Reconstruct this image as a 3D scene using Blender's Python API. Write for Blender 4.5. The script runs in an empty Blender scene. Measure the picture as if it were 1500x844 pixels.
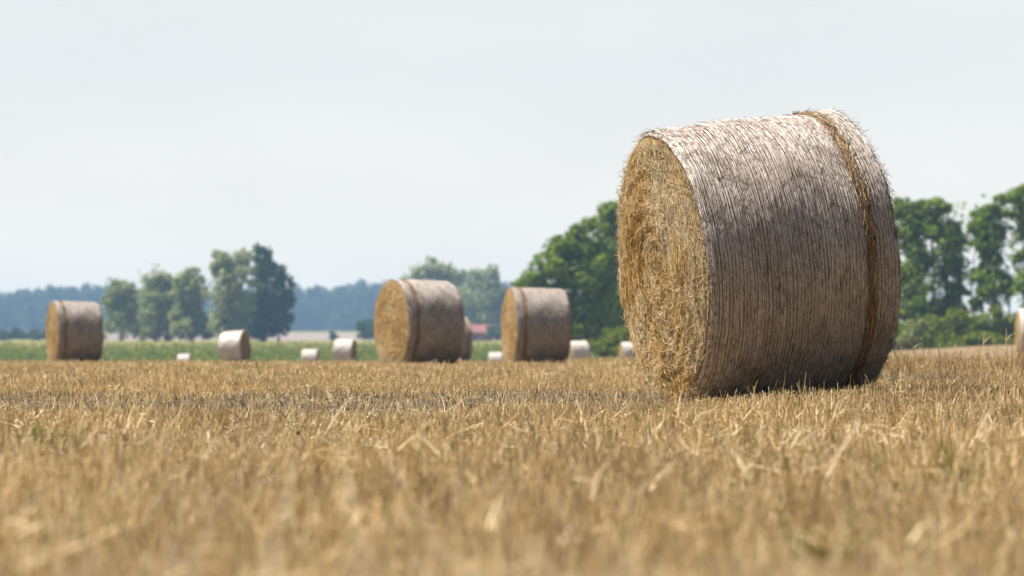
import bpy, math, numpy as np
from mathutils import Matrix, Vector

rng = np.random.default_rng(11)
scene = bpy.context.scene
COL = scene.collection
F, HOR, EYE = 3540.0, 502.0, 0.36          # photo: focal length and horizon row in its 1500 px frame, eye height

# ------------------------------------------------------------------ mesh helpers
def mesh_np(name, V, loops, starts, totals, smooth=False):
    me = bpy.data.meshes.new(name)
    me.vertices.add(len(V)); me.vertices.foreach_set('co', np.ascontiguousarray(V, np.float32).ravel())
    me.loops.add(len(loops)); me.loops.foreach_set('vertex_index', np.ascontiguousarray(loops, np.int32))
    me.polygons.add(len(starts)); me.polygons.foreach_set('loop_start', np.ascontiguousarray(starts, np.int32))
    me.polygons.foreach_set('loop_total', np.ascontiguousarray(totals, np.int32))
    me.polygons.foreach_set('use_smooth', np.full(len(starts), smooth, bool))
    me.update(calc_edges=True); me.validate()
    return me

def quads_mesh(name, V, Q, smooth=False):
    Q = np.asarray(Q); n = len(Q)
    return mesh_np(name, V, Q.ravel(), np.arange(n) * 4, np.full(n, 4), smooth)

def link(name, me, mat=None, parent=None, **props):
    o = bpy.data.objects.new(name, me); COL.objects.link(o)
    if mat: me.materials.append(mat)
    if parent: o.parent = parent
    for k, v in props.items(): o[k] = v
    return o

def empty(name, loc, rot=(0, 0, 0), **props):
    o = bpy.data.objects.new(name, None); COL.objects.link(o)
    o.location = loc; o.rotation_euler = rot; o.empty_display_size = .2
    for k, v in props.items(): o[k] = v
    return o

def fnoise(P, scale, seed):
    """smooth value noise in 3-D, 0..1"""
    p = np.asarray(P, float) * scale + seed * 17.31
    i = np.floor(p).astype(np.int64); f = p - i; f = f * f * (3 - 2 * f)
    def h(a, b, c):
        n = (a * 73856093) ^ (b * 19349663) ^ (c * 83492791) ^ (seed * 2654435)
        n = (n ^ (n >> 13)) * 1274126177; n = n & 0x7fffffff
        n = (n ^ (n >> 11)) * 69069 & 0x7fffffff
        return n / 2147483647.0
    r = 0
    for dx in (0, 1):
        for dy in (0, 1):
            for dz in (0, 1):
                w = (f[:, 0] if dx else 1 - f[:, 0]) * (f[:, 1] if dy else 1 - f[:, 1]) * (f[:, 2] if dz else 1 - f[:, 2])
                r = r + w * h(i[:, 0] + dx, i[:, 1] + dy, i[:, 2] + dz)
    return r

def sstep(x, a, b):
    t = np.clip((np.asarray(x, float) - a) / (b - a), 0, 1); return t * t * (3 - 2 * t)

def unit(v):
    return v / np.maximum(np.linalg.norm(v, axis=-1, keepdims=True), 1e-9)

def straws(P, Ddir, length, rad, bend=None, sides=3, taper=.75):
    """arrays of N small tubes: base P, direction Ddir, 3 rings, bent sideways; returns verts and quads"""
    N = len(P); Ddir = unit(Ddir)
    ref = np.where(np.abs(Ddir[:, 2:3]) > .8, np.array([[1., 0, 0]]), np.array([[0, 0, 1.]]))
    u = unit(np.cross(Ddir, ref)); v = np.cross(u, Ddir)
    if bend is None: bend = np.zeros((N, 3))
    R = np.array([0, .55, 1.])
    rings = []
    for t, rr in zip(R, (1, (1 + taper) / 2, taper)):
        c = P + Ddir * (length * t)[:, None] + bend * (t * t)
        for s in range(sides):
            a = 2 * math.pi * s / sides
            rings.append(c + (math.cos(a) * u + math.sin(a) * v) * (rad * rr)[:, None])
    V = np.stack(rings, 1).reshape(-1, 3)
    q = []
    for k in range(2):
        for s in range(sides):
            s2 = (s + 1) % sides
            q.append([k * sides + s, k * sides + s2, (k + 1) * sides + s2, (k + 1) * sides + s])
    Q = (np.arange(N)[:, None, None] * (3 * sides) + np.array(q)[None]).reshape(-1, 4)
    return V, Q

def join(parts):
    Vs, Qs, n = [], [], 0
    for V, Q in parts:
        Vs.append(V); Qs.append(Q + n); n += len(V)
    return np.concatenate(Vs), np.concatenate(Qs)

def tube(path, radii, sides=8):
    path = np.asarray(path, float); V = []; Q = []
    n = len(path)
    for i in range(n):
        t = path[min(i + 1, n - 1)] - path[max(i - 1, 0)]; t /= np.linalg.norm(t) + 1e-9
        ref = np.array([1., 0, 0]) if abs(t[2]) > .7 else np.array([0, 0, 1.])
        u = np.cross(t, ref); u /= np.linalg.norm(u); v = np.cross(t, u)
        for s in range(sides):
            a = 2 * math.pi * s / sides
            V.append(path[i] + radii[i] * (math.cos(a) * u + math.sin(a) * v))
    for i in range(n - 1):
        for s in range(sides):
            s2 = (s + 1) % sides
            Q.append([i * sides + s, i * sides + s2, (i + 1) * sides + s2, (i + 1) * sides + s])
    return np.array(V), np.array(Q)

# ------------------------------------------------------------------ materials
class NT:
    def __init__(s, name):
        s.m = bpy.data.materials.new(name); s.m.use_nodes = True
        s.t = s.m.node_tree; s.t.nodes.clear()
        s.out = s.n('ShaderNodeOutputMaterial')
    def n(s, typ, **kw):
        x = s.t.nodes.new(typ)
        for k, v in kw.items():
            if k.startswith('i_'): x.inputs[k[2:].replace('_', ' ')].default_value = v
            else: setattr(x, k, v)
        return x
    def l(s, a, b): s.t.links.new(a, b)
    def ramp(s, fac, stops):
        r = s.n('ShaderNodeValToRGB'); e = r.color_ramp.elements
        while len(e) < len(stops): e.new(.5)
        for k, (p, c) in enumerate(stops):
            e[k].position = p; e[k].color = (*c, 1)
        s.l(fac, r.inputs[0]); return r.outputs[0]
    def noise(s, scale, detail=4, rough=.6, vec=None):
        x = s.n('ShaderNodeTexNoise'); x.inputs['Scale'].default_value = scale
        x.inputs['Detail'].default_value = detail; x.inputs['Roughness'].default_value = rough
        if vec is not None: s.l(vec, x.inputs['Vector'])
        return x.outputs['Fac']
    def obj(s, scale=(1, 1, 1)):
        c = s.n('ShaderNodeTexCoord'); mp = s.n('ShaderNodeMapping'); mp.inputs['Scale'].default_value = scale
        s.l(c.outputs['Object'], mp.inputs['Vector']); return mp.outputs[0]
    def mix(s, fac, a, b, blend='MIX'):
        x = s.n('ShaderNodeMix', data_type='RGBA', blend_type=blend)
        for sock, val in ((x.inputs[0], fac), (x.inputs[6], a), (x.inputs[7], b)):
            if isinstance(val, (int, float)): sock.default_value = val
            elif isinstance(val, tuple): sock.default_value = (*val, 1)
            else: s.l(val, sock)
        return x.outputs[2]
    def island(s): return s.n('ShaderNodeNewGeometry').outputs['Random Per Island']

def fibre_mat(name, stops, rough=.55, transl=.25, patch=None, patch_scale=3.0, spec=.35):
    """thin straw or leaf: colour differs from piece to piece, a little light passes through"""
    t = NT(name)
    col = t.ramp(t.island(), stops)
    if patch:
        nz = t.noise(patch_scale, 3, .6, t.obj())
        f = t.ramp(nz, [(.42, (0, 0, 0)), (.62, (1, 1, 1))])
        col = t.mix(f, col, t.mix(.55, col, patch))
    b = t.n('ShaderNodeBsdfPrincipled'); t.l(col, b.inputs['Base Color'])
    b.inputs['Roughness'].default_value = rough; b.inputs['Specular IOR Level'].default_value = spec
    if transl > 0:
        tr = t.n('ShaderNodeBsdfTranslucent'); t.l(col, tr.inputs['Color'])
        mx = t.n('ShaderNodeMixShader'); mx.inputs[0].default_value = transl
        t.l(b.outputs[0], mx.inputs[1]); t.l(tr.outputs[0], mx.inputs[2]); t.l(mx.outputs[0], t.out.inputs[0])
    else: t.l(b.outputs[0], t.out.inputs[0])
    return t.m

def surf_mat(name, stops, scale=(1, 1, 1), nscale=4, detail=6, bump=.0, bump_scale=40, rough=.9, stops2=None, scale2=.5):
    t = NT(name); vec = t.obj(scale)
    col = t.ramp(t.noise(nscale, detail, .65, vec), stops)
    if stops2:
        col = t.mix(.5, col, t.ramp(t.noise(scale2, 4, .6, t.obj()), stops2))
    b = t.n('ShaderNodeBsdfPrincipled'); t.l(col, b.inputs['Base Color'])
    b.inputs['Roughness'].default_value = rough; b.inputs['Specular IOR Level'].default_value = .2
    if bump:
        bm = t.n('ShaderNodeBump'); bm.inputs['Strength'].default_value = bump; bm.inputs['Distance'].default_value = .02
        t.l(t.noise(bump_scale, 5, .7, vec), bm.inputs['Height']); t.l(bm.outputs[0], b.inputs['Normal'])
    t.l(b.outputs[0], t.out.inputs[0]); return t.m

M = {}
M['soil'] = surf_mat('stubble_soil', [(.3, (0.068, 0.047, 0.025)), (.55, (0.170, 0.119, 0.060)), (.75, (0.281, 0.204, 0.102))], nscale=9, bump=.6, bump_scale=60,
                     stops2=[(.35, (0.136, 0.093, 0.047)), (.65, (0.272, 0.196, 0.093))], scale2=.6)
M['stubble'] = fibre_mat('stubble_straw', [(0, (0.228, 0.138, 0.054)), (.2, (0.481, 0.319, 0.123)), (.5, (0.694, 0.490, 0.213)), (.78, (0.870, 0.666, 0.336)), (1, (1.069, 0.914, 0.585))],
                         transl=.22, patch=(.27, .17, .085), patch_scale=1.3, rough=.42, spec=.6)
M['tall_stubble'] = fibre_mat('tall_stubble_straw', [(0, (0.264, 0.167, 0.070)), (.5, (0.484, 0.334, 0.150)), (1, (0.616, 0.466, 0.246))], transl=.22)
M['pale_stalk'] = fibre_mat('pale_stalk', [(0, (.52, .38, .17)), (.6, (.70, .55, .29)), (1, (.80, .68, .42))], transl=.2)
M['crushed'] = fibre_mat('crushed_straw', [(0, (0.092, 0.078, 0.057)), (.5, (0.230, 0.196, 0.140)), (1, (0.425, 0.356, 0.241))], transl=.1)
M['core'] = surf_mat('packed_straw', [(.3, (.045, .028, .014)), (.55, (.11, .073, .036)), (.75, (.19, .135, .07))], scale=(1, 1, 1), nscale=38, bump=.9, bump_scale=90)
M['face_straw'] = fibre_mat('bale_end_straw', [(0, (0.173, 0.083, 0.018)), (.25, (0.357, 0.202, 0.053)), (.65, (0.542, 0.349, 0.110)), (.88, (0.668, 0.478, 0.193)), (1, (0.831, 0.694, 0.405))],
                            transl=.15, patch=(.62, .54, .38), patch_scale=2.6)
M['side_straw'] = fibre_mat('bale_side_straw', [(0, (.07, .045, .022)), (.5, (.165, .115, .058)), (.88, (.25, .185, .10)), (1, (.36, .29, .18))], transl=.08)
M['band'] = fibre_mat('rusty_band_straw', [(0, (.13, .068, .03)), (.5, (.32, .195, .088)), (.85, (.46, .33, .165)), (1, (.58, .48, .29))], transl=.1)
def net_mat(film):
    t = NT('pale_net_wrap' if film else 'net_threads')
    if film:
        col = t.ramp(t.noise(3.2, 4, .6, t.obj()), [(.3, (.475, .38, .30)), (.65, (.60, .50, .42))])
    else:
        col = t.ramp(t.island(), [(0, (.50, .42, .375)), (.5, (.58, .50, .455)), (1, (.68, .60, .56))])
    b = t.n('ShaderNodeBsdfPrincipled'); t.l(col, b.inputs['Base Color']); b.inputs['Roughness'].default_value = .46
    b.inputs['Specular IOR Level'].default_value = .6
    b.inputs['Sheen Weight'].default_value = .9; b.inputs['Sheen Roughness'].default_value = .45; b.inputs['Sheen Tint'].default_value = (1, .95, .93, 1)
    tp = t.n('ShaderNodeBsdfTransparent'); mx = t.n('ShaderNodeMixShader')
    if film:                                  # woven stripes round the bale, gaps between them, worn thin in places
        w = t.n('ShaderNodeTexWave', wave_type='BANDS', bands_direction='X', wave_profile='SIN')
        w.inputs['Scale'].default_value = 1 / .0195 / 20 * 2 * math.pi; w.inputs['Distortion'].default_value = .6; w.inputs['Detail'].default_value = 2; w.inputs['Detail Scale'].default_value = .25
        t.l(t.obj(), w.inputs['Vector'])
        st = t.ramp(w.outputs['Fac'], [(.08, (.76, .76, .76)), (.72, (.40, .40, .40))])
        fine = t.ramp(t.noise(60, 3, .7, t.obj((1.6, .5, .5))), [(.34, (.22, .22, .22)), (.62, (0, 0, 0))])
        a = t.mix(1.0, st, fine, 'ADD')
    else:
        a = t.ramp(t.noise(40, 3, .7, t.obj((1, .5, .5))), [(.40, (.9, .9, .9)), (.55, (.1, .1, .1))])
    t.l(a, mx.inputs[0]); t.l(b.outputs[0], mx.inputs[1]); t.l(tp.outputs[0], mx.inputs[2]); t.l(mx.outputs[0], t.out.inputs[0])
    return t.m
M['threads'] = net_mat(False)
M['net'] = net_mat(True)
def leaf(name, a, b, c, tr=.3, spec=.06):
    return fibre_mat(name, [(0, a), (.5, b), (1, c)], rough=.65, transl=tr, spec=spec)
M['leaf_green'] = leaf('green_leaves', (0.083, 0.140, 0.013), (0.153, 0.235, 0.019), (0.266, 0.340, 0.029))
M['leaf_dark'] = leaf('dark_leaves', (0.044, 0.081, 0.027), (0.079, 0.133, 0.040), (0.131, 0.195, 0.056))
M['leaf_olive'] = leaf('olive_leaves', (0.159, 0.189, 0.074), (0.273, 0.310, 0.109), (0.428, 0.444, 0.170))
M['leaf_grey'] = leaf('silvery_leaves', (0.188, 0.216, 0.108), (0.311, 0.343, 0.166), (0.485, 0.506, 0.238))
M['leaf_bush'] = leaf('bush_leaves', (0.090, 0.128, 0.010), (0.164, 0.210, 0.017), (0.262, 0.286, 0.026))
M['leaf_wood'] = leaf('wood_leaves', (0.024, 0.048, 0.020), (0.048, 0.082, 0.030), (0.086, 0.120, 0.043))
M['weed'] = leaf('weed_leaves', (.12, .15, .03), (.20, .23, .05), (.30, .31, .09), .35)
M['crop'] = leaf('crop_leaves', (0.082, 0.120, 0.008), (0.139, 0.178, 0.012), (0.221, 0.225, 0.023), spec=.05)
M['bark'] = surf_mat('bark', [(.3, (.05, .04, .03)), (.7, (.14, .11, .085))], scale=(1, 1, .25), nscale=5)
M['crop_ground'] = surf_mat('crop_ground', [(.3, (0.072, 0.105, 0.010)), (.7, (0.144, 0.160, 0.017))], scale=(.5, .05, 1), nscale=1.2)
M['meadow'] = surf_mat('meadow', [(.3, (0.122, 0.115, 0.019)), (.55, (0.168, 0.149, 0.027)), (.75, (0.215, 0.178, 0.036))], scale=(.12, .03, 1), nscale=1.5)
M['pale'] = surf_mat('pale_bare_field', [(.3, (0.184, 0.143, 0.122)), (.7, (0.238, 0.190, 0.163))], scale=(.05, .02, 1), nscale=1.0)
M['brick'] = surf_mat('brick_wall', [(.3, (.30, .14, .10)), (.7, (.40, .20, .14))], nscale=3)
M['tiles'] = surf_mat('red_roof_tiles', [(.3, (.20, .075, .06)), (.7, (.27, .11, .09))], scale=(1, 1, 4), nscale=2)
M['window'] = surf_mat('dark_window', [(.3, (.03, .035, .04)), (.7, (.05, .06, .07))], rough=.15)

# ------------------------------------------------------------------ terrain
_d = np.array([-80, 0, 10, 20, 32, 45, 57, 80, 118, 145, 175, 216, 260, 300, 370, 440, 600, 640, 850, 1200., 1900.])
_z = np.array([0, 0, .02, .0, -.03, -.09, -.16, -.34, -.68, -1.1, -1.7, -2.2, -2.45, -2.25, -.83, .55, .72, 1.2, 3.7, 6.0, 9.0])
_dd = np.linspace(-80, 1900, 7921); _zz = np.interp(_dd, _d, _z); _k = np.ones(33) / 33
_zz = np.convolve(np.pad(_zz, 16, mode='edge'), _k, 'valid')
def zg(X, Y):
    X = np.asarray(X, float); Y = np.asarray(Y, float)
    z = np.interp(Y, _dd, _zz)
    z = z + .062 * sstep(X, .75, 1.95) * sstep(Y, 8, 13)
    z = z + 1.5 * sstep(X, 6, 34) * sstep(Y, 40, 170) * (1 - sstep(Y, 260, 420))
    near = 1 - sstep(Y, 60, 120)
    z = z + near * (.012 * np.sin(X * 1.7 + Y * .6) + .010 * np.sin(Y * 2.3 - X * .4) + .008 * np.sin(X * 4.1 + 1))
    return z
def px(p, D): return (p - 750.0) / F * D
def zpx(y, D): return EYE + (HOR - y) / F * D

ys = np.unique(np.concatenate([np.linspace(-60, 0, 13), np.linspace(0, 60, 200), np.geomspace(60, 1840, 120), [292.0, 358.0, 620.0, 845.0]]))
xs = np.unique(np.concatenate([np.linspace(-14, 14, 113), np.sign(np.linspace(-1, 1, 81)) * np.geomspace(1, 1, 81) * (14 + 980 * np.abs(np.linspace(-1, 1, 81)) ** 2.2)]))
GX, GY = np.meshgrid(xs, ys); GV = np.stack([GX.ravel(), GY.ravel(), zg(GX, GY).ravel()], 1)
nx, ny = len(xs), len(ys)
ii, jj = np.meshgrid(np.arange(nx - 1), np.arange(ny - 1)); ii = ii.ravel(); jj = jj.ravel()
GQ = np.stack([jj * nx + ii, jj * nx + ii + 1, (jj + 1) * nx + ii + 1, (jj + 1) * nx + ii], 1)
cy = (ys[jj] + ys[jj + 1]) / 2; cx = (xs[ii] + xs[ii + 1]) / 2; cpx = 750 + cx / np.maximum(cy, 1) * F
zone = np.where(cy < 292, 0, np.where(cy < 358, 1, 2))
zone[(cy > 620) & (cy < 845) & (cpx > 135) & (cpx < 548)] = 3
def ground(name, z, mat):
    q = GQ[zone == z]; u, inv = np.unique(q, return_inverse=True)
    return link(name, quads_mesh(name, GV[u], inv.reshape(-1, 4), True), mat, kind='structure')
ground('stubble_field', 0, M['soil']); ground('crop_field', 1, M['crop_ground'])
ground('meadow', 2, M['meadow']); ground('pale_field', 3, M['pale'])

# ------------------------------------------------------------------ stubble, loose straw
def track_mask(X, Y):
    """strip where the windrow lay and wheels ran: short crushed straw"""
    yc = 13.0 + 4.2 * sstep(X, .2, 2.2) + .05 * X
    w = 2.3
    wob = .35 * np.sin(X * 1.3) + .25 * np.sin(X * 3.1 + 2)
    return 1 - sstep(np.abs(Y - yc - .5 * wob), w * .35, w * 1.25)

def scatter(d0, d1, dens, wide=.27):
    n = int(dens * ((d1 ** 2 - d0 ** 2) * wide + 5.2 * (d1 - d0)))
    Y = np.sqrt(rng.uniform(d0 ** 2, d1 ** 2, n)); X = rng.uniform(-1, 1, n) * (wide * Y + 2.6)
    return X, Y
BX, BY, BZ, BYAW, BTILT = 1.3175, 13.2635, .447 + EYE, .2711, .098
def under_bale(X, Y):
    a = (X - BX) * math.cos(BYAW) + (Y - BY) * math.sin(BYAW); b = -(X - BX) * math.sin(BYAW) + (Y - BY) * math.cos(BYAW)
    return (np.abs(a) < .53) & (np.abs(b) < .40)

parts, crushed, tall = [], [], []
for d0, d1, dens, rad, hmul in ((1.6, 6, 850, .0016, 1.02), (6, 11, 1000, .0016, 1.0), (11, 20, 900, .0018, .92), (20, 34, 260, .0036, .95), (34, 60, 110, .006, 1.0)):
    X, Y = scatter(d0, d1, dens)
    keep = ~under_bale(X, Y)
    # drill rows about 12 cm apart, softly
    Xr = X + Y * .08; Xr2 = np.round(Xr / .13) * .13; X = X + (Xr2 - Xr) * .3 * (Y < 20)
    P = np.stack([X, Y, zg(X, Y) - .006], 1)
    cl = fnoise(P * [1, 1, 0], 2.2, 3); cl2 = fnoise(P * [1, 1, 0], .55, 5)
    tm = track_mask(X, Y)
    keep &= rng.random(len(X)) > .45 * tm
    keep &= rng.random(len(X)) < .45 + 1.1 * cl
    h = (.030 + .048 * cl + .040 * cl2) * rng.uniform(.55, 1.25, len(X)) * hmul * (1 - .55 * tm)
    h *= np.where(rng.random(len(X)) < .04, 1.7, 1)
    lean = rng.normal(0, .11, (len(X), 2)) + (rng.random((len(X), 1)) < .07) * rng.normal(0, .8, (len(X), 2))
    D = np.stack([lean[:, 0], lean[:, 1], np.ones(len(X))], 1)
    bend = np.stack([rng.normal(0, .12, len(X)) * h, rng.normal(0, .12, len(X)) * h, -np.abs(rng.normal(0, .06, len(X))) * h], 1)
    P, D, h, bend = P[keep], D[keep], h[keep], bend[keep]
    parts.append(straws(P, D, h, rad * rng.uniform(.6, 1.35, len(h)), bend, 3, .8))
    # straws lying loose on the ground and across the stubble
    n = int(len(h) * .10); k = rng.integers(0, len(h), n); a = rng.uniform(0, 2 * math.pi, n)
    Pl = P[k] + np.stack([rng.normal(0, .05, n), rng.normal(0, .05, n), rng.uniform(.0, .75, n) * h[k] + .008], 1)
    L = rng.uniform(.02, .085, n)
    parts.append(straws(Pl, np.stack([np.cos(a), np.sin(a), rng.normal(0, .22, n)], 1), L, rad * rng.uniform(.6, 1.2, n), rng.normal(0, .12, (n, 3)) * L[:, None]))
    # taller, thicker, paler stalks the knife left standing
X, Y = scatter(2.0, 11, 50); keep = rng.random(len(X)) < .9
n = len(X); P = np.stack([X, Y, zg(X, Y) + rng.uniform(.01, .05, n)], 1); a = rng.uniform(0, 6.283, n)
Xt, Yt = scatter(2.0, 12, 15); nt_ = len(Xt); ht = rng.uniform(.05, .115, nt_)
V, Q = straws(np.stack([Xt, Yt, zg(Xt, Yt)], 1), np.stack([rng.normal(0, .13, nt_), rng.normal(0, .13, nt_), np.ones(nt_)], 1), ht, rng.uniform(.0014, .0024, nt_), rng.normal(0, .15, (nt_, 3)) * ht[:, None])
link('standing_stalks', quads_mesh('standing_stalks', V, Q, True), M['pale_stalk'], kind='stuff')
parts.append(straws(P, np.stack([np.cos(a), np.sin(a), rng.uniform(.2, 2.2, n)], 1), rng.uniform(.04, .12, n), rng.uniform(.0018, .0036, n), rng.normal(0, .03, (n, 3)), 3, .25))
V, Q = join(parts); link('stubble', quads_mesh('stubble', V, Q, True), M['stubble'], kind='stuff')
# crushed grey straw along the track
n = 28000; X = rng.uniform(-9, 10, n); Y = 13.0 + 4.2 * sstep(X, .2, 2.2) + .05 * X + rng.uniform(-2.8, 2.8, n)
ok = (rng.random(n) < track_mask(X, Y)) & ~under_bale(X, Y); X, Y = X[ok], Y[ok]; n = len(X)
a = rng.uniform(0, 6.283, n); up = rng.random(n) < .6; L = np.where(up, rng.uniform(.02, .055, n), rng.uniform(.03, .10, n))
V, Q = straws(np.stack([X, Y, zg(X, Y) + rng.uniform(.0, .02, n)], 1), np.stack([np.cos(a), np.sin(a), np.where(up, rng.uniform(1.2, 6, n), rng.normal(.1, .2, n))], 1), L, rng.uniform(.0015, .003, n), rng.normal(0, .1, (n, 3)) * L[:, None])
link('crushed_straw', quads_mesh('crushed_straw', V, Q, True), M['crushed'], kind='stuff')
# taller uncut stubble on the rise to the right
n = 6500; X = rng.uniform(2.3, 10, n); Y = rng.normal(21.5, 2.1, n) + .1 * X
P = np.stack([X, Y, zg(X, Y)], 1); c = fnoise(P * [1, 1, 0], 1.6, 9)
ok = (Y > 17.5 + .2 * X) & (rng.random(n) < .25 + c); P, c = P[ok], c[ok]; n = len(P)
h = (.10 + .13 * c) * rng.uniform(.6, 1.25, n) * sstep(P[:, 0], 2.0, 3.4)
h = np.maximum(h, .05)
V, Q = straws(P, np.stack([rng.normal(0, .2, n), rng.normal(0, .2, n), np.ones(n)], 1), h, rng.uniform(.002, .0045, n), rng.normal(0, .2, (n, 3)) * h[:, None])
link('tall_stubble', quads_mesh('tall_stubble', V, Q, True), M['tall_stubble'], kind='stuff')

# ------------------------------------------------------------------ round bales
R1, R2, BL = .746, .782, 1.063
def bale_radius(t):            # t 0..1 along the axis
    return R1 + (R2 - R1) * t + .008 * np.sin(np.pi * t)
RC = (R1 + R2) / 2
def side_pt(t, th, lift=0.0):
    r = bale_radius(t) + lift
    e = np.minimum(t, 1 - t) * BL                     # rounded rims
    r = r - .030 * np.clip(1 - e / .04, 0, 1) ** 2
    x = (t - .5) * BL
    lump = .006 * np.sin(3 * th + 7 * t) + .004 * np.sin(7 * th - 11 * t + 1) + .003 * np.sin(13 * th + 23 * t)
    r = r + lump
    z = RC + r * np.cos(th); q = .035 - z              # the weight of the bale flattens its foot
    z = np.where(q > 0, .035 - .25 * q, z)
    return np.stack([x, r * np.sin(th) * (1 + .012 * np.cos(th) * -1), z], -1)

def make_core():
    nt, na = 240, 44
    t = np.concatenate([[0, .006, .015, .03], np.linspace(.05, .95, na - 8), [.97, .985, .994, 1]])
    th = np.linspace(0, 2 * math.pi, nt, endpoint=False)
    T, TH = np.meshgrid(t, th, indexing='ij'); V = side_pt(T, TH).reshape(-1, 3)
    V += (fnoise(V, 14, 2)[:, None] - .5) * .005 * unit(V * [0, 1, 1] - [0, 0, RC])
    n = len(t); Q = []
    i, j = np.meshgrid(np.arange(n - 1), np.arange(nt), indexing='ij'); i = i.ravel(); j = j.ravel(); j2 = (j + 1) % nt
    Q = [np.stack([i * nt + j, i * nt + j2, (i + 1) * nt + j2, (i + 1) * nt + j], 1)]
    return V, Q[0], nt, n
def make_end(sign):
    nt, nr = 160, 24
    rr = np.linspace(0.002, 1, nr); th = np.linspace(0, 2 * math.pi, nt, endpoint=False)
    RR, TH = np.meshgrid(rr, th, indexing='ij'); t = 0.0 if sign < 0 else 1.0
    edge = side_pt(np.full_like(TH, t), TH)
    c = np.array([(t - .5) * BL, 0, RC]); V = c + (edge - c) * RR[..., None]
    V = V.reshape(-1, 3); r = RR.ravel(); tt = TH.ravel()
    spiral = np.sin(r * 46 + tt + 5 * fnoise(V, 2.5, 4))
    V[:, 0] += sign * (.006 * spiral + .045 * (fnoise(V, 5, 6) - .5) + .02 * (fnoise(V, 16, 7) - .5) + .022 * np.sin(np.pi * r)) * (1 - r ** 8)
    i, j = np.meshgrid(np.arange(nr - 1), np.arange(nt), indexing='ij'); i = i.ravel(); j = j.ravel(); j2 = (j + 1) % nt
    return V, np.stack([i * nt + j, i * nt + j2, (i + 1) * nt + j2, (i + 1) * nt + j], 1)
BAND0, BAND1 = .820, .864

def end_straw(sign, n):
    r = np.sqrt(rng.uniform(0, 1, n)) * .965; th = rng.uniform(0, 2 * math.pi, n); t = 0. if sign < 0 else 1.
    R = (bale_radius(t) - .03) * r + .008
    P = np.stack([np.full(n, (t - .5) * BL), R * np.sin(th), RC + R * np.cos(th)], 1)
    V = P.copy(); bump = .006 * np.sin(r * 46 + th + 5 * fnoise(V, 2.5, 4)) + .045 * (fnoise(V, 5, 6) - .5) + .02 * (fnoise(V, 16, 7) - .5) + .022 * np.sin(np.pi * r)
    P[:, 0] += sign * (bump * (1 - r ** 8) + rng.uniform(-.006, .014, n))
    tang = np.stack([np.zeros(n), np.cos(th), -np.sin(th)], 1); rad = np.stack([np.zeros(n), np.sin(th), np.cos(th)], 1)
    a = rng.normal(0, .66, n) + 1.0 * (fnoise(P, 7, 8) - .5)
    fl = np.where(rng.random(n) < .5, 1, -1)
    D = tang * (np.cos(a) * fl)[:, None] + rad * np.sin(a)[:, None]
    D[:, 0] += sign * np.abs(rng.normal(.0, .12, n))
    L = rng.uniform(.022, .095, n)
    bend = rng.normal(0, .14, (n, 3)) * L[:, None] - rad * (L * .25)[:, None] * rng.uniform(-.3, 1, n)[:, None]
    bend[:, 0] = sign * np.abs(bend[:, 0]) * .6
    return straws(P - D * (L * .5)[:, None], D, L, rng.uniform(.0006, .0016, n), bend)

def side_straw(n, t0=0.01, t1=.99, spread=.5, lift=(-.003, .009), L=(.04, .14), tilt=.05, rad=(.001, .0022)):
    t = rng.uniform(t0, t1, n); th = rng.uniform(0, 2 * math.pi, n)
    P = side_pt(t, th, rng.uniform(*lift, n))
    nor = np.stack([np.zeros(n), np.sin(th), np.cos(th)], 1); tang = np.stack([np.zeros(n), np.cos(th), -np.sin(th)], 1)
    a = rng.normal(0, spread, n); fl = np.where(rng.random(n) < .5, 1, -1)
    D = tang * (np.cos(a) * fl)[:, None] + np.array([[1., 0, 0]]) * np.sin(a)[:, None] + nor * np.abs(rng.normal(0, tilt, n))[:, None]
    ln = rng.uniform(*L, n)
    off = np.minimum(t, 1 - t) * BL                          # none shoots out past the rims
    ln = np.minimum(ln, .03 + off / np.maximum(np.abs(np.sin(a)), .15))
    bend = -nor * (ln ** 2 / (2 * .75))[:, None] + rng.normal(0, .08, (n, 3)) * ln[:, None]
    return straws(P, D, ln, rng.uniform(*rad, n), bend)

def rim_fuzz(n):
    parts = []
    for sign, t in ((-1, .006), (1, .994)):
        m = n; th = rng.uniform(0, 2 * math.pi, m); tt = np.full(m, t) - sign * np.abs(rng.normal(0, .012, m))
        P = side_pt(tt, th, -.006)
        nor = np.stack([np.zeros(m), np.sin(th), np.cos(th)], 1); tang = np.stack([np.zeros(m), np.cos(th), -np.sin(th)], 1)
        D = nor * np.abs(rng.normal(.03, .13, m))[:, None] + tang * rng.normal(0, 1, m)[:, None]
        D[:, 0] += sign * np.abs(rng.normal(.1, .35, m))
        ln = rng.uniform(.012, .045, m) * np.where(rng.random(m) < .06, 1.7, 1)
        parts.append(straws(P, D, ln, rng.uniform(.0009, .002, m), rng.normal(0, .25, (m, 3)) * ln[:, None]))
    return join(parts)

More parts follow.
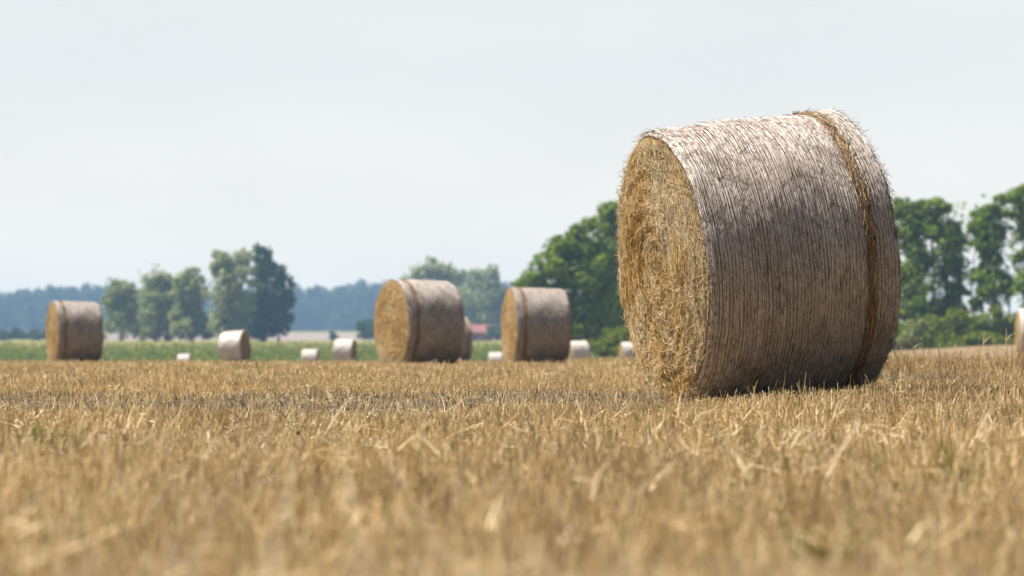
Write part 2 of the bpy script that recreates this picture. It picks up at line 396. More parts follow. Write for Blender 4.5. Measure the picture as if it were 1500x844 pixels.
def net_film(ta, tb):
    nt_, na = 200, max(4, int(40 * (tb - ta)))
    T, TH = np.meshgrid(np.linspace(ta, tb, na), np.linspace(0, 2 * math.pi, nt_, endpoint=False), indexing='ij')
    V = side_pt(T, TH, .0050 + .0012 * np.sin(23 * TH + 40 * T)).reshape(-1, 3)
    i, j = np.meshgrid(np.arange(na - 1), np.arange(nt_), indexing='ij'); i = i.ravel(); j = j.ravel(); j2 = (j + 1) % nt_
    return V, np.stack([i * nt_ + j, i * nt_ + j2, (i + 1) * nt_ + j2, (i + 1) * nt_ + j], 1)
def net_wrap(ns=112, seg=150):
    """knitted net: closely laid tapes round the bale and zigzag threads between them"""
    parts = []
    th = np.linspace(0, 2 * math.pi, seg, endpoint=False)
    pos = np.linspace(.004, .996, ns)
    pos = np.sort(pos + rng.normal(0, .0022, ns)); pos = np.clip(pos, .002, .998)
    pos = np.concatenate([pos, [.008, .014, .021, .028, .987, .978]])     # folded edge, several layers
    for p0 in pos:
        if BAND0 - .004 < p0 < BAND1 + .004: continue
        ph, ph2 = rng.uniform(0, 6.28, 2)
        t = p0 + .0011 * np.sin(3 * th + ph) + .0006 * np.sin(11 * th + ph2) + rng.normal(0, .0006, seg)
        t = np.clip(t, .001, .999)
        w = rng.uniform(.0009, .0019) / BL * (1 + .22 * np.sin(5 * th + ph2) + rng.normal(0, .16, seg))
        lift = .0075 + .002 * np.sin(17 * th + ph) + rng.normal(0, .0006, seg)
        A = side_pt(np.clip(t - w, 0, 1), th, lift - .0015); B = side_pt(t, th, lift + .0008); C = side_pt(np.clip(t + w, 0, 1), th, lift - .0015)
        V = np.stack([A, B, C], 1).reshape(-1, 3); j = np.arange(seg); j2 = (j + 1) % seg
        Q = np.concatenate([np.stack([j * 3, j2 * 3, j2 * 3 + 1, j * 3 + 1], 1), np.stack([j * 3 + 1, j2 * 3 + 1, j2 * 3 + 2, j * 3 + 2], 1)])
        parts.append((V, Q))
    sp = np.sort(pos)
    for a, b in zip(sp[:-1], sp[1:]):
        if b - a < .004 or (a < BAND1 and b > BAND0): continue
        m = 90; th2 = np.linspace(0, 2 * math.pi, m + 1) + rng.uniform(0, .05)
        t = np.where(np.arange(m + 1) % 2 == 0, a, b)
        P = side_pt(t, th2, .0035); d = P[1:] - P[:-1]
        keep = rng.random(m) < .5
        parts.append(straws(P[:-1][keep], d[keep], np.linalg.norm(d, axis=1)[keep], np.full(keep.sum(), .0006), None, 3, 1))
    return join(parts)

def make_bale():
    root = empty('round_bale', (0, 0, 0), category='round bale', group='round straw bales on the stubble')
    V, Q, nt, n = make_core(); core = link('straw_core', quads_mesh('straw_core', V, Q, True), M['core'], root)
    for s in (-1, 1):
        V, Q = make_end(s); link('bale_end', quads_mesh('bale_end', V, Q, True), M['end_core'], root)
        V, Q = end_straw(s, 24000 if s < 0 else 9000)
        link('end_straw', quads_mesh('end_straw', V, Q, True), M['face_straw'], root, kind='stuff')
    V, Q = side_straw(25000, lift=(-.007, .0040), tilt=.008, rad=(.0007, .0017)); link('side_straw', quads_mesh('side_straw', V, Q, True), M['side_straw'], root, kind='stuff')
    V, Q = join([side_straw(420, spread=.8, lift=(.004, .008), tilt=.02, L=(.02, .075), rad=(.0007, .0015)), rim_fuzz(480)])
    link('loose_straw', quads_mesh('loose_straw', V, Q, True), M['fuzz'], root, kind='stuff')
    V, Q = join([net_film(.003, BAND0 - .002), net_film(BAND1 + .002, .997)]); film = link('net_wrap', quads_mesh('net_wrap', V, Q, True), M['net'], root)
    V, Q = net_wrap(); link('net_threads', quads_mesh('net_threads', V, Q, True), M['threads'], film, kind='stuff')
    V, Q = side_straw(3000, BAND0 + .004, BAND1 - .004, .30, (.001, .010), (.04, .12), .06, (.0012, .0026))
    link('bare_straw_band', quads_mesh('bare_straw_band', V, Q, True), M['band'], root, kind='stuff', label='rust brown strip of bare straw between two net layers')
    return root
M['end_core'] = surf_mat('bale_end_packed', [(.3, (.20, .12, .05)), (.55, (.38, .26, .11)), (.75, (.52, .39, .19))], nscale=30, bump=.9, bump_scale=80)
M['fuzz'] = fibre_mat('loose_bale_straw', [(0, (0.187, 0.111, 0.043)), (.5, (0.357, 0.246, 0.102)), (1, (0.561, 0.451, 0.255))], transl=.2)

def put(o, X, Y, yaw, tilt=0.0, z=None, flip=False, scale=1.0):
    if flip: yaw, tilt = yaw + math.pi, -tilt
    o.rotation_euler = (0, -tilt, yaw); o.scale = (scale,) * 3
    o.location = (X, Y, float(zg(X, Y)) - .02 if z is None else z)

bale = make_bale()
bale['label'] = 'large straw bale in the foreground, tilted, wrapped in pale net with rust brown band'
Rm = Matrix.Rotation(BYAW, 3, 'Z') @ Matrix.Rotation(-BTILT, 3, 'Y')
b0 = Vector((BX, BY, BZ)) - Rm @ Vector((0, 0, RC))
put(bale, b0.x, b0.y, BYAW, BTILT, b0.z)

def sunlit_paint_mat():  # sunlit look of the small far bales, put into a paler cream colour
    t = NT('thick_cream_net_wrap')
    nz = t.noise(7, 4, .6, t.obj((3, 1, 1)))
    col = t.ramp(nz, [(.3, (.43, .37, .30)), (.6, (.57, .505, .44))])
    b = t.n('ShaderNodeBsdfPrincipled'); t.l(col, b.inputs['Base Color']); b.inputs['Roughness'].default_value = .5
    t.l(b.outputs[0], t.out.inputs[0]); return t.m
M['wrapped'] = sunlit_paint_mat()
def copy_bale(label, wrapped=False):  # wrapped: core and net take the paler colour that stands in for sunlight
    r = bale.copy(); COL.objects.link(r); r['label'] = label
    for ch in list(bale.children):
        if wrapped and ch.name.startswith(('side_straw', 'bare_straw_band')): continue     # dark straw left out so the painted sunlit cream shows
        c = ch.copy(); COL.objects.link(c); c.parent = r
        for g in ch.children:
            d = g.copy(); COL.objects.link(d); d.parent = c
        if wrapped and ch.name.startswith(('straw_core', 'net_wrap')):
            c.material_slots[0].link = 'OBJECT'; c.material_slots[0].material = M['wrapped']
    return r
# centre column in photo, distance, yaw, tilt, flip, label
for p, D, yaw, tilt, flip, lab in (
    (614, 42, .46, .0, True, 'straw bale with golden end in front of the taller blue green trees'),
    (785, 47, .20, .0, True, 'straw bale standing before the left edge of the big dark green tree'),
    (109, 57.5, .38, .0, True, 'straw bale alone at the far left of the field before the blue wood'),
    (660, 80, .30, .0, False, 'straw bale mostly hidden behind the right edge of the biggest distant bale'),
    (345, 112, -.22, .06, False, 'small straw bale tilted up to the right, below the tall twin trees'),
    (504, 136, -.16, -.05, False, 'small sunlit bale with shaded right end, just left of the biggest distant bale'),
    (454, 172, -.02, .0, False, 'tiny white looking bale sunk behind the field crest below the pale field strip'),
    (270, 214, -.02, .0, False, 'tiniest pale bale far off below the loose airy trees'),
    (726, 194, -.02, .0, False, 'tiny pale bale below the red roofed farmhouse'),
    (846, 146, .28, .0, False, 'small pale bale in front of the big dark green tree, beside a larger bale'),
    (922, 150, .18, .0, False, 'small pale bale before the light green bush, touching the outline of the tilted foreground bale'),
    (1519, 70, -.10, .0, False, 'straw bale cut off by the right picture edge beside the hedge')):
    X = px(p, D); put(copy_bale(lab, D > 100 or p > 1500), X, D, yaw, tilt, None, flip)  # small far bales and the cut-off one get the painted sunlit colour

# ------------------------------------------------------------------ trees
def leaf_quads(P, N, size, asp=.62):
    n = len(P); N = unit(N); ref = unit(rng.normal(0, 1, (n, 3))); u = unit(np.cross(N, ref)); v = np.cross(N, u)
    s = size * rng.uniform(.6, 1.35, n); a = u * s[:, None] * .5; b = v * (s * asp)[:, None] * .5
    k = N * (s * rng.uniform(.05, .25, n))[:, None]
    V = np.stack([P - a, P - b + k * .3, P + a - k, P + b + k * .3], 1).reshape(-1, 3)
    return V, np.arange(4 * n).reshape(-1, 4)

def crown(lobes, nper, size, seed, gap=.40, gscale=None, noise_r=.35):
    """lobes: (x,y,z,rx,ry,rz) in metres; leaves spread through the volume in clumps with open gaps"""
    out = []; tot = sum(l[3] * l[5] for l in lobes)
    for (x, y, z, rx, ry, rz) in lobes:
        n = int(nper * rx * rz / tot)
        d = unit(rng.normal(0, 1, (n, 3))); r = rng.uniform(.30, 1.0, n) ** .6
        nz = fnoise(d + [x, y, z], 2.4, seed) ; r = r * (1 + noise_r * (nz - .5) * 2)
        P = np.array([x, y, z]) + d * r[:, None] * [rx, ry, rz]
        P += rng.normal(0, .04, (n, 3)) * [rx, ry, rz]
        g = fnoise(P, gscale or 1.0 / (.30 * max(rx, 1)), seed + 1) + .35 * (fnoise(P, (gscale or 1.0 / (.30 * max(rx, 1))) * 2.7, seed + 2) - .5)
        ok = g > gap
        out.append(leaf_quads(P[ok], d[ok] * [1, 1, 1] + rng.normal(0, .7, (ok.sum(), 3)) + [0, 0, .25], size))
    return join(out)

def tree(name, cat, label, D, lobes_px, trunks, nper, size, mat, group=None, gap=.40, seed=1, base=None, depth=1.0, thin=()):
    """lobes_px: (column,row,half width,half height) read off the photo and turned into metres at distance D"""
    cxp = np.mean([l[0] for l in lobes_px]) if not trunks else trunks[0][0]
    X0 = px(cxp, D); z0 = float(zg(X0, D)) - .1
    root = empty(name, (X0, D, z0), category=cat, label=label)
    if group: root['group'] = group
    k = D / F; lobes = []
    for (lx, ly, rx, ry) in lobes_px:
        lobes.append((px(lx, D) - X0, rng.normal(0, .25) * rx * k * depth, zpx(ly, D) - z0, rx * k, rx * k * depth, ry * k))
    main = list(lobes)
    for (lx, ly, lz, rx, ry, rz) in main:            # boughs breaking the outline between and around the main masses
        for q in range(7):
            d = unit(rng.normal(0, 1, 3)); f = rng.uniform(.25, .58)
            lobes.append((lx + d[0] * rx * 1.1, ly + d[1] * ry * .9, max(lz + d[2] * rz * .95, rz * f), rx * f, ry * f, rz * f))
    V, Q = crown(lobes, int(nper * 1.25), size, seed, gap)
    if thin:                                         # thin sprays of leaves bridging the boughs
        tl = [(px(a, D) - X0, 0, zpx(b, D) - z0, c * k, c * k * depth, e * k) for a, b, c, e in thin]
        V, Q = join([(V, Q), crown(tl, int(nper * .7), size * .9, seed + 40, .50, 1.0 / (14 * k), .5)])
    lobes = main
    link('crown', quads_mesh('crown', V, Q), mat, root)
    if trunks:
        tp = []
        for (tx, topy, r) in trunks:
            top = zpx(topy, D) - z0; xx = px(tx, D) - X0; yy = rng.normal(0, .3) if tx != cxp else 0
            m = 9; path = [[xx + .12 * math.sin(i * 1.3 + tx) * i / m * 2, yy + .1 * math.sin(i * 2.1) * i / m, top * i / (m - 1)] for i in range(m)]
            rad = [r * (1.35 if i == 0 else 1 - .78 * i / (m - 1)) for i in range(m)]
            tp.append(tube(path, rad))
            near = sorted(lobes, key=lambda l: abs(l[0] - xx))[:max(3, len(lobes) // len(trunks) + 1)]
            for l in near:
                hz = min(l[2] - l[5] * .6, top * .95); hz = max(hz, top * .25)
                s = np.array([xx, yy, hz]); e = np.array(l[:3]) + rng.normal(0, .15, 3) * l[3]
                mid = (s + e) / 2 + [0, 0, -.06 * np.linalg.norm(e - s)]
                tp.append(tube([s, mid, e], [r * .42, r * .28, r * .1], 6))
                for q in range(4):
                    e2 = np.array(l[:3]) + unit(rng.normal(0, 1, 3)) * np.array(l[3:]) * .85
                    tp.append(tube([mid, (mid + e2) / 2 + [0, 0, .1], e2], [r * .2, r * .13, r * .04], 5))
        V, Q = join(tp); link('trunk', quads_mesh('trunk', V, Q, True), M['bark'], root)
    return root

# left-hand group, about 450 m away
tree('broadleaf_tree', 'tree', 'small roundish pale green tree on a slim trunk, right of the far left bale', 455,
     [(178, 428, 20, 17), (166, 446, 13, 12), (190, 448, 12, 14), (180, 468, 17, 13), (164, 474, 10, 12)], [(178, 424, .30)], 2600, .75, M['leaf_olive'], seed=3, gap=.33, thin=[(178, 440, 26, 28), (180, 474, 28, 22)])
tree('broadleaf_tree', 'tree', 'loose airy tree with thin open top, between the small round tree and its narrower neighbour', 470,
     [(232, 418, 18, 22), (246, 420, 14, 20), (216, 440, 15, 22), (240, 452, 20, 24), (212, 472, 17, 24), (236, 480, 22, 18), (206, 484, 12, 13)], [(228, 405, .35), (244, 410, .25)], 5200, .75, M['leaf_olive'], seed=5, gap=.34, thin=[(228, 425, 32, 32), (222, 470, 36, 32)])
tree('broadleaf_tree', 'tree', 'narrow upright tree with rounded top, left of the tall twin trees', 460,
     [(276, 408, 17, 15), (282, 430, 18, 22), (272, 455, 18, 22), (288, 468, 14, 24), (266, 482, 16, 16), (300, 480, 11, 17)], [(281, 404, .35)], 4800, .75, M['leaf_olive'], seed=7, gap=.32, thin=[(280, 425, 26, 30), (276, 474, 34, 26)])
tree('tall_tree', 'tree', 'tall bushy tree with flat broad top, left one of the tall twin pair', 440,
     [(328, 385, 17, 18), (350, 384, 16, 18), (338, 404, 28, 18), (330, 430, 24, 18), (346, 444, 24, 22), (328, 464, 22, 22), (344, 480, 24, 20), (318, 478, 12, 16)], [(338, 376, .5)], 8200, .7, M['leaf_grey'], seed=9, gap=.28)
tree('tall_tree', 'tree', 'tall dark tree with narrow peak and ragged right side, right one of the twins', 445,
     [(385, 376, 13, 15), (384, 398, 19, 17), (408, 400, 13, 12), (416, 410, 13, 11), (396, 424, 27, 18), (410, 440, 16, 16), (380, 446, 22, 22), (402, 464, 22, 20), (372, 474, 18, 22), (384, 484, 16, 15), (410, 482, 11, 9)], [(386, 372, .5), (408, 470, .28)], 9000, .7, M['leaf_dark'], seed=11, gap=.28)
tree('bush', 'bush', 'blue green bush at the right end of the pale field strip', 600, [(540, 478, 13, 12), (548, 486, 12, 12), (533, 490, 8, 8)], [(541, 474, .2)], 1500, .8, M['leaf_dark'], seed=13, gap=.3)
tree('bush', 'bush', 'tiny lone bush in front of the pale field strip', 600, [(488, 492, 5, 6), (491, 496, 5, 4)], [(488, 490, .12)], 400, .6, M['leaf_dark'], seed=14, gap=.3)
tree('bush', 'bush', 'tiny bush at the field edge left of the far left bale', 610, [(50, 494, 6, 7), (56, 498, 6, 4)], [(51, 492, .12)], 400, .6, M['leaf_dark'], seed=15, gap=.3)
tree('bush', 'bush', 'low bush at the extreme left edge of the crop field', 610, [(-4, 493, 9, 7), (8, 497, 7, 4)], [(0, 492, .12)], 500, .6, M['leaf_dark'], seed=16, gap=.3)
tree('hedge', 'hedge', 'dark low hedge line under the blue wood at the far left edge', 640,
     [(x_, 493 + 2 * math.sin(x_ * .7), 12, 8 + 1.5 * math.sin(x_ * .31)) for x_ in range(-130, 150, 12)], [], 5200, .75, M['leaf_wood'], seed=47, gap=.15, depth=.6)
# trees behind the second bale, about 600 m
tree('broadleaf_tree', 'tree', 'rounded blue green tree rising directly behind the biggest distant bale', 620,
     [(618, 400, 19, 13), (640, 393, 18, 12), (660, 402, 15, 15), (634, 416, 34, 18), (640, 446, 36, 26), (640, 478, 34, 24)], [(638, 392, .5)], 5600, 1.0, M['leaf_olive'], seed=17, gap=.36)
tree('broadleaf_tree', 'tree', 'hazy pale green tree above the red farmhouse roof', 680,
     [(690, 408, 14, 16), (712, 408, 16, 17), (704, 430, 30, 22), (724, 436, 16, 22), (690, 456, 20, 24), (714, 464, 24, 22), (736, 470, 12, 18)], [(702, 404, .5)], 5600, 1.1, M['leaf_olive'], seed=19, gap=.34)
tree('bush', 'bush', 'dark round bush right of the red farmhouse', 590, [(724, 486, 10, 9), (732, 489, 8, 8)], [(727, 484, .15)], 900, .7, M['leaf_dark'], seed=20, gap=.25)
# big green trees behind the large bale, about 210 m
tree('broadleaf_tree', 'tree', 'big dark green tree sloping down to the left, left of the foreground bale', 215,
     [(775, 412, 20, 18), (800, 388, 24, 20), (834, 362, 26, 22), (868, 348, 26, 22), (800, 425, 36, 26), (846, 400, 40, 34), (880, 390, 34, 40), (814, 460, 36, 26), (858, 456, 44, 36), (840, 486, 40, 20), (784, 448, 20, 22)], [(838, 350, .4)], 15000, .42, M['leaf_green'], seed=21, gap=.24)
tree('broadleaf_tree', 'tree', 'tallest green tree, partly hidden behind the left side of the foreground bale', 225,
     [(888, 322, 18, 18), (915, 312, 26, 20), (945, 330, 30, 30), (905, 360, 30, 36), (940, 390, 40, 40), (920, 440, 44, 40), (950, 470, 40, 34), (900, 480, 26, 26)], [(922, 306, .45)], 13000, .42, M['leaf_green'], seed=23, gap=.24)
tree('bush', 'bush', 'light green rounded bush by the left side of the foreground bale', 190,
     [(880, 508, 16, 12), (900, 496, 18, 14), (920, 494, 20, 18), (905, 512, 26, 12), (940, 500, 16, 16)], [(904, 490, .12)], 4500, .28, M['leaf_bush'], seed=25, gap=.22)
# right-hand trees, about 210 m
tree('broadleaf_tree', 'tree', 'broad tree with sky showing through its crown, right beside the foreground bale', 210,
     [(1322, 306, 18, 15), (1345, 306, 18, 13), (1370, 306, 20, 13), (1396, 338, 16, 17), (1330, 332, 22, 18), (1362, 338, 26, 15), (1400, 356, 14, 18), (1338, 366, 16, 14), (1330, 398, 22, 18), (1352, 390, 12, 12), (1394, 392, 16, 18), (1340, 424, 20, 12), (1402, 424, 15, 14), (1326, 450, 26, 18), (1380, 452, 24, 14), (1350, 462, 30, 12), (1408, 456, 10, 12)],
     [(1386, 306, .34), (1334, 310, .28), (1404, 330, .17), (1366, 330, .18)], 11500, .40, M['leaf_green'], seed=27, gap=.30, thin=[(1362, 350, 62, 60), (1350, 420, 58, 50), (1396, 400, 26, 60)])
tree('broadleaf_tree', 'tree', 'slender tree with several bare lower stems left of the picture edge', 215,
     [(1440, 318, 15, 12), (1456, 312, 16, 12), (1434, 334, 14, 14), (1462, 336, 18, 11), (1440, 358, 18, 12), (1450, 378, 16, 10), (1438, 402, 12, 14), (1468, 406, 14, 8), (1445, 426, 12, 14), (1474, 420, 12, 12), (1432, 446, 8, 10)],
     [(1458, 306, .24), (1440, 310, .20), (1424, 380, .12), (1482, 400, .14)], 6000, .40, M['leaf_green'], seed=29, gap=.32, thin=[(1450, 340, 34, 44), (1452, 410, 34, 50)])
tree('broadleaf_tree', 'tree', 'tree leaning its leafy boughs in from the right picture edge', 205,
     [(1478, 290, 16, 10), (1500, 284, 22, 12), (1526, 296, 26, 20), (1494, 314, 12, 10), (1504, 340, 14, 12), (1530, 340, 24, 24), (1494, 376, 14, 7), (1528, 384, 22, 18), (1500, 420, 14, 10), (1535, 430, 24, 24), (1540, 465, 24, 18)],
     [(1528, 284, .34), (1506, 380, .14)], 6500, .40, M['leaf_green'], seed=31, gap=.30, thin=[(1512, 330, 34, 56), (1512, 420, 34, 50)])
tree('hedge', 'hedge', 'low dense green hedge in front of the trees on the right', 195,
     [(1312, 492, 30, 22), (1340, 490, 28, 22), (1366, 486, 26, 24), (1394, 482, 30, 23), (1424, 478, 30, 23), (1452, 478, 28, 23), (1478, 480, 22, 22), (1500, 486, 22, 20), (1530, 488, 26, 20), (1380, 500, 60, 14), (1450, 500, 60, 14)],
     [], 12000, .30, M['leaf_bush'], seed=33, gap=.20, depth=.8)
tree('dead_bush', 'bush', 'small brownish olive shrub standing at the left end of the hedge', 188,
     [(1336, 484, 9, 12), (1350, 478, 8, 12), (1326, 496, 12, 10)], [(1342, 474, .06)], 1200, .25, M['leaf_olive'], seed=34, gap=.36)

# far wood: one blue mass
def far_wood():
    out = []
    colx = np.arange(-420, 1900, 13.0)
    topy = np.interp(colx, [-420, 0, 9, 35, 60, 78, 150, 200, 420, 470, 540, 600, 745, 800, 960, 1060, 1900], [424, 421, 426, 421, 424, 419, 416, 420, 422, 418, 411, 414, 413, 420, 440, 476, 478])
    for row, (dD, ty) in enumerate(((0, 34), (25, 16), (60, 3), (100, 0))):
        for c, y in zip(colx + rng.uniform(-6, 6, len(colx)), topy):
            D = 1380 + 1.6 * dD + rng.uniform(-10, 10); y = y + rng.normal(1.5, 3.0) + ty * rng.uniform(.5, 1.2) * (1 if y < 460 else .3)
            X = px(c, D); zt = zpx(y, D); z0 = float(zg(X, D)); h = max(zt - z0, 2)
            r = rng.uniform(3.6, 5.6); n = 170
            d = unit(rng.normal(0, 1, (n, 3))); rr = rng.uniform(.55, 1, n)
            P = np.array([X, D, zt - r * 1.1]) + d * rr[:, None] * [r, r, r * 1.15]
            out.append(leaf_quads(P, d + rng.normal(0, .5, (n, 3)) + [0, 0, .3], 2.1))
            m = int(150 * h / 16); P = np.stack([X + rng.normal(0, 3.2, m), D + rng.normal(0, 2.4, m), z0 + rng.uniform(0, 1, m) * (h - r)], 1)
            out.append(leaf_quads(P, rng.normal(0, 1, (m, 3)), 2.5))
    V, Q = join(out); link('distant_wood', quads_mesh('distant_wood', V, Q), M['leaf_wood'], kind='stuff')
far_wood()

# crop leaves standing in the green strip
n = 60000; Y = 293 + 130 * rng.beta(1.0, 1.9, n); X = rng.uniform(-1, 1, n) * (.27 * Y)
P = np.stack([X, Y, zg(X, Y) + rng.uniform(.05, .4, n)], 1)
V, Q = leaf_quads(P, rng.normal(0, 1, (n, 3)) + [0, -.3, .9], .42)
link('crop_leaves', quads_mesh('crop_leaves', V, Q), M['crop'], kind='stuff')

# ------------------------------------------------------------------ farmhouse far off
def box(x0, x1, y0, y1, z0, z1):
    V = np.array([[x, y, z] for z in (z0, z1) for y in (y0, y1) for x in (x0, x1)], float)
    return V, np.array([[0, 2, 3, 1], [4, 5, 7, 6], [0, 1, 5, 4], [2, 6, 7, 3], [0, 4, 6, 2], [1, 3, 7, 5]])
HD = 600; hx = px(705, HD); hz = float(zg(hx, HD)) - .1
house = empty('farmhouse', (hx, HD, hz), category='house', label='far farmhouse with long red tiled hipped roof between two distant bales')
zr = zpx(487, HD) - hz; zt = zpx(475.5, HD) - hz
V, Q = box(-2.6, 2.8, 0, 6, 0, zr); link('wall', quads_mesh('wall', V, Q), M['brick'], house)
V = np.array([[-3.6, -.5, zr - .15], [3.3, -.5, zr - .15], [3.3, 6.5, zr - .15], [-3.6, 6.5, zr - .15], [-3.0, 3, zt], [4.0, 3, zt],
              [-3.6, -.5, zr], [3.3, -.5, zr], [3.3, 6.5, zr], [-3.6, 6.5, zr]])
link('roof', mesh_np('roof', V, [0, 3, 2, 1, 6, 7, 5, 4, 8, 9, 4, 5, 9, 6, 4, 7, 8, 5, 0, 1, 7, 6, 1, 2, 8, 7, 2, 3, 9, 8, 3, 0, 6, 9],
     [0, 4, 8, 12, 15, 18, 22, 26, 30], [4, 4, 4, 3, 3, 4, 4, 4, 4]), M['tiles'], house)
for wx in (-1.4, 1.2):
    V, Q = box(wx - .45, wx + .45, -.05, .05, zr * .35, zr * .8); link('window', quads_mesh('window', V, Q), M['window'], house)

# ------------------------------------------------------------------ single stalks and weeds
def stalk(label, p, ytop, D, lean, r=.0035, ear=False, mat='stubble', name='straw_stalk', cat='straw'):
    X = px(p, D); z0 = float(zg(X, D)); h = zpx(ytop, D) - z0
    root = empty(name, (X, D, z0), category=cat, label=label)
    t = np.linspace(0, 1, 7)
    V, Q = tube(np.stack([lean * h * t ** 1.5, .05 * h * t, h * t], 1), r * (1.1 - .5 * t), 6)
    link('stem', quads_mesh('stem', V, Q, True), M[mat], root)
    for q, dx, dy, dz, bx in ((.3, .8, .1, .9, .1), (.5, -.7, .1, 1., -.1), (.75, .5, -.2, 1.2, .1)):
        V, Q = straws(np.array([[lean * h * q ** 1.5, .05 * h * q, h * q]]), np.array([[dx, dy, dz]]), np.array([.3 * h]), np.array([r * .9]), np.array([[bx, 0, -.12]]) * h, 4, .2)
        link('leaf_blade', quads_mesh('leaf_blade', V, Q, True), M[mat], root)
stalk('tall pale straw stalk standing alone in the blurred left centre foreground', 614, 604, 5.6, .02, .0042, mat='pale_stalk')
stalk('leaning straw stalk poking up right of the foreground bale foot', 1352, 590, 10.5, -.35, .003, mat='pale_stalk')
stalk('tall forked grass stalk before the hedge near the right edge', 1436, 486, 20, .10, .0035, mat='pale_stalk', name='grass_stalk', cat='grass')
stalk('thin upright grass stalk before the hedge, beside the bale cut off at the right', 1474, 481, 20.5, .01, .0035, mat='pale_stalk', name='grass_stalk', cat='grass')
stalk('short bent grass stalk before the left part of the hedge', 1350, 497, 19.5, -.3, .0035, mat='pale_stalk', name='grass_stalk', cat='grass')

def weed(label, p, y, n, size):
    D = EYE * F / (y - HOR) if y > 540 else 30.0
    X = px(p, D); root_z = float(zg(X, D))
    size *= .62; n = max(6, int(n * .7)); a = rng.uniform(0, 6.283, n)
    P = np.stack([rng.normal(0, size * .35, n), rng.normal(0, size * .35, n), np.zeros(n)], 1)
    V, Q = straws(P, np.stack([np.cos(a), np.sin(a), rng.uniform(.5, 3, n)], 1), rng.uniform(.5, 1.1, n) * size, np.full(n, size * .07), rng.normal(0, .2, (n, 3)) * size, 3, .15)
    o = link('weed', quads_mesh('weed', V, Q, True), M['weed']); o.location = (X, D, root_z)
    o['category'] = 'weed'; o['label'] = label; o['group'] = 'green weeds growing among the stubble'
weed('green weed tuft in the stubble near the left edge, below the crushed strip', 52, 668, 30, .14)
weed('green weed tuft right of the leftmost weed in the stubble', 100, 672, 24, .12)
weed('green weed patch among the stubble near the right edge', 1405, 715, 40, .14)
weed('small green weed in the stubble at the lower left of the foreground bale', 945, 625, 16, .12)
weed('thin green weed in the stubble below the twin trees, in front of the crushed strip', 425, 640, 16, .12)
weed('green weed at the bottom of the frame right of centre', 1205, 835, 22, .12)
weed('green weed at the far right beside the frame edge, level with the bale foot', 1492, 600, 20, .14)
weed('thin upright weed on the stubble crest left of the biggest distant bale', 375, 535, 10, .30)
weed('slim green weed in the stubble right of centre in front of the bale', 1275, 700, 18, .12)

# ------------------------------------------------------------------ air, sky, sun, camera
def haze():
    V, Q = box(-1040, 1040, -75, 1850, -4.5, 42)
    t = NT('haze_air'); t.t.nodes.remove(t.out); t.out = t.n('ShaderNodeOutputMaterial')
    v = t.n('ShaderNodeVolumePrincipled'); v.inputs['Color'].default_value = (.40, .645, .95, 1); v.inputs['Density'].default_value = HAZE
    v.inputs['Anisotropy'].default_value = 0.0
    t.l(v.outputs[0], t.out.inputs['Volume'])
    link('haze', quads_mesh('haze', V, Q), t.m, kind='stuff')
HAZE = .00032
EXPO = 1.2
haze()

SUN_EL, SUN_AZ = math.radians(57), math.radians(-78)        # azimuth from +Y towards +X: the sun stands at the left
sdir = Vector((math.sin(SUN_AZ) * math.cos(SUN_EL), math.cos(SUN_AZ) * math.cos(SUN_EL), math.sin(SUN_EL)))
L = bpy.data.lights.new('sun', 'SUN'); L.energy = 5.0; L.angle = math.radians(.5); L.color = (1, .95, .87)
so = bpy.data.objects.new('sun', L); COL.objects.link(so); so.rotation_euler = sdir.to_track_quat('Z', 'Y').to_euler()

W = bpy.data.worlds.new('World'); scene.world = W; W.use_nodes = True
nt = W.node_tree; nt.nodes.clear()
def wn(t, **k):
    x = nt.nodes.new(t)
    for a, b in k.items(): setattr(x, a, b)
    return x
sky = wn('ShaderNodeTexSky', sky_type='NISHITA', sun_disc=False, sun_elevation=SUN_EL, sun_rotation=SUN_AZ, air_density=1.0, dust_density=1.5, ozone_density=1.0)
tc = wn('ShaderNodeTexCoord'); sep = wn('ShaderNodeSeparateXYZ'); nt.links.new(tc.outputs['Generated'], sep.inputs[0])
# thin veil of cloud, thickest low down
rp = wn('ShaderNodeValToRGB'); e = rp.color_ramp.elements
e[0].position = 0; e[0].color = (.96,) * 3 + (1,); e[1].position = 1; e[1].color = (.12,) * 3 + (1,)
m = e.new(.22); m.color = (.90,) * 3 + (1,); m = e.new(.5); m.color = (.35,) * 3 + (1,)
nt.links.new(sep.outputs['Z'], rp.inputs[0])
# the veil is a bank of cloud ahead of the camera; behind it the sky is clearer
mr = wn('ShaderNodeMapRange'); mr.inputs['From Min'].default_value = -.7; mr.inputs['From Max'].default_value = .75
mr.inputs['To Min'].default_value = .10; mr.inputs['To Max'].default_value = 1.0; mr.interpolation_type = 'SMOOTHSTEP'
nt.links.new(sep.outputs['Y'], mr.inputs['Value'])
mu = wn('ShaderNodeMath', operation='MULTIPLY'); nt.links.new(rp.outputs[0], mu.inputs[0]); nt.links.new(mr.outputs[0], mu.inputs[1])
nz = wn('ShaderNodeTexNoise'); nz.inputs['Scale'].default_value = 7; nz.inputs['Detail'].default_value = 5; nz.inputs['Roughness'].default_value = .55
mp = wn('ShaderNodeMapping'); mp.inputs['Scale'].default_value = (1, 1, 3); nt.links.new(tc.outputs['Generated'], mp.inputs[0]); nt.links.new(mp.outputs[0], nz.inputs['Vector'])
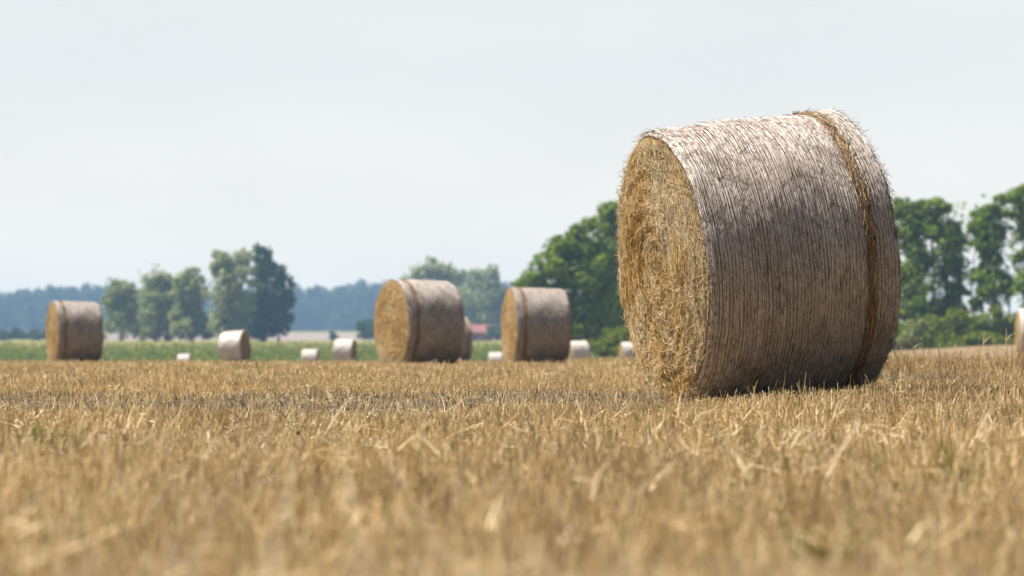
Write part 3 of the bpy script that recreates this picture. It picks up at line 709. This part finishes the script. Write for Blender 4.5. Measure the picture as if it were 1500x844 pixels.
cr = wn('ShaderNodeValToRGB'); e = cr.color_ramp.elements
e[0].position = .38; e[0].color = (7.6, 7.66, 7.52, 1); e[1].position = .66; e[1].color = (8.0, 8.05, 7.86, 1)
nt.links.new(nz.outputs['Fac'], cr.inputs[0])
hz_ = wn('ShaderNodeValToRGB'); e = hz_.color_ramp.elements      # warmer, brighter air right above the horizon
e[0].position = 0; e[0].color = (1.34, 1.20, 1.01, 1); e[1].position = .11; e[1].color = (1, 1, 1, 1)
m = e.new(.03); m.color = (1.17, 1.10, 1.0, 1)
nt.links.new(sep.outputs['Z'], hz_.inputs[0])
mm = wn('ShaderNodeMix', data_type='RGBA', blend_type='MULTIPLY'); mm.inputs[0].default_value = 1
nt.links.new(cr.outputs[0], mm.inputs[6]); nt.links.new(hz_.outputs[0], mm.inputs[7])
mx = wn('ShaderNodeMix', data_type='RGBA'); nt.links.new(mu.outputs[0], mx.inputs[0]); nt.links.new(sky.outputs[0], mx.inputs[6]); nt.links.new(mm.outputs[2], mx.inputs[7])
bg = wn('ShaderNodeBackground'); bg.inputs[1].default_value = .05; nt.links.new(mx.outputs[2], bg.inputs[0])
wo = wn('ShaderNodeOutputWorld'); nt.links.new(bg.outputs[0], wo.inputs[0])

cam = bpy.data.cameras.new('camera'); co = bpy.data.objects.new('camera', cam); COL.objects.link(co)
co.location = (0, 0, EYE); co.rotation_euler = (math.pi / 2, 0, 0)
cam.sensor_width = 36; cam.lens = F / 1500 * 36; cam.shift_y = (HOR - 422) / 1500
cam.clip_start = .05; cam.clip_end = 5000
cam.dof.use_dof = True; cam.dof.focus_distance = 12.7; cam.dof.aperture_fstop = 3.3
scene.camera = co
scene.view_settings.view_transform = 'Standard'; scene.view_settings.look = 'None'; scene.view_settings.exposure = EXPO; scene.view_settings.gamma = 1
scene.render.engine = 'CYCLES'
c = scene.cycles; c.use_denoising = True; c.max_bounces = 6; c.diffuse_bounces = 3; c.transmission_bounces = 3; c.transparent_max_bounces = 12; c.volume_bounces = 0
scene.render.use_persistent_data = False
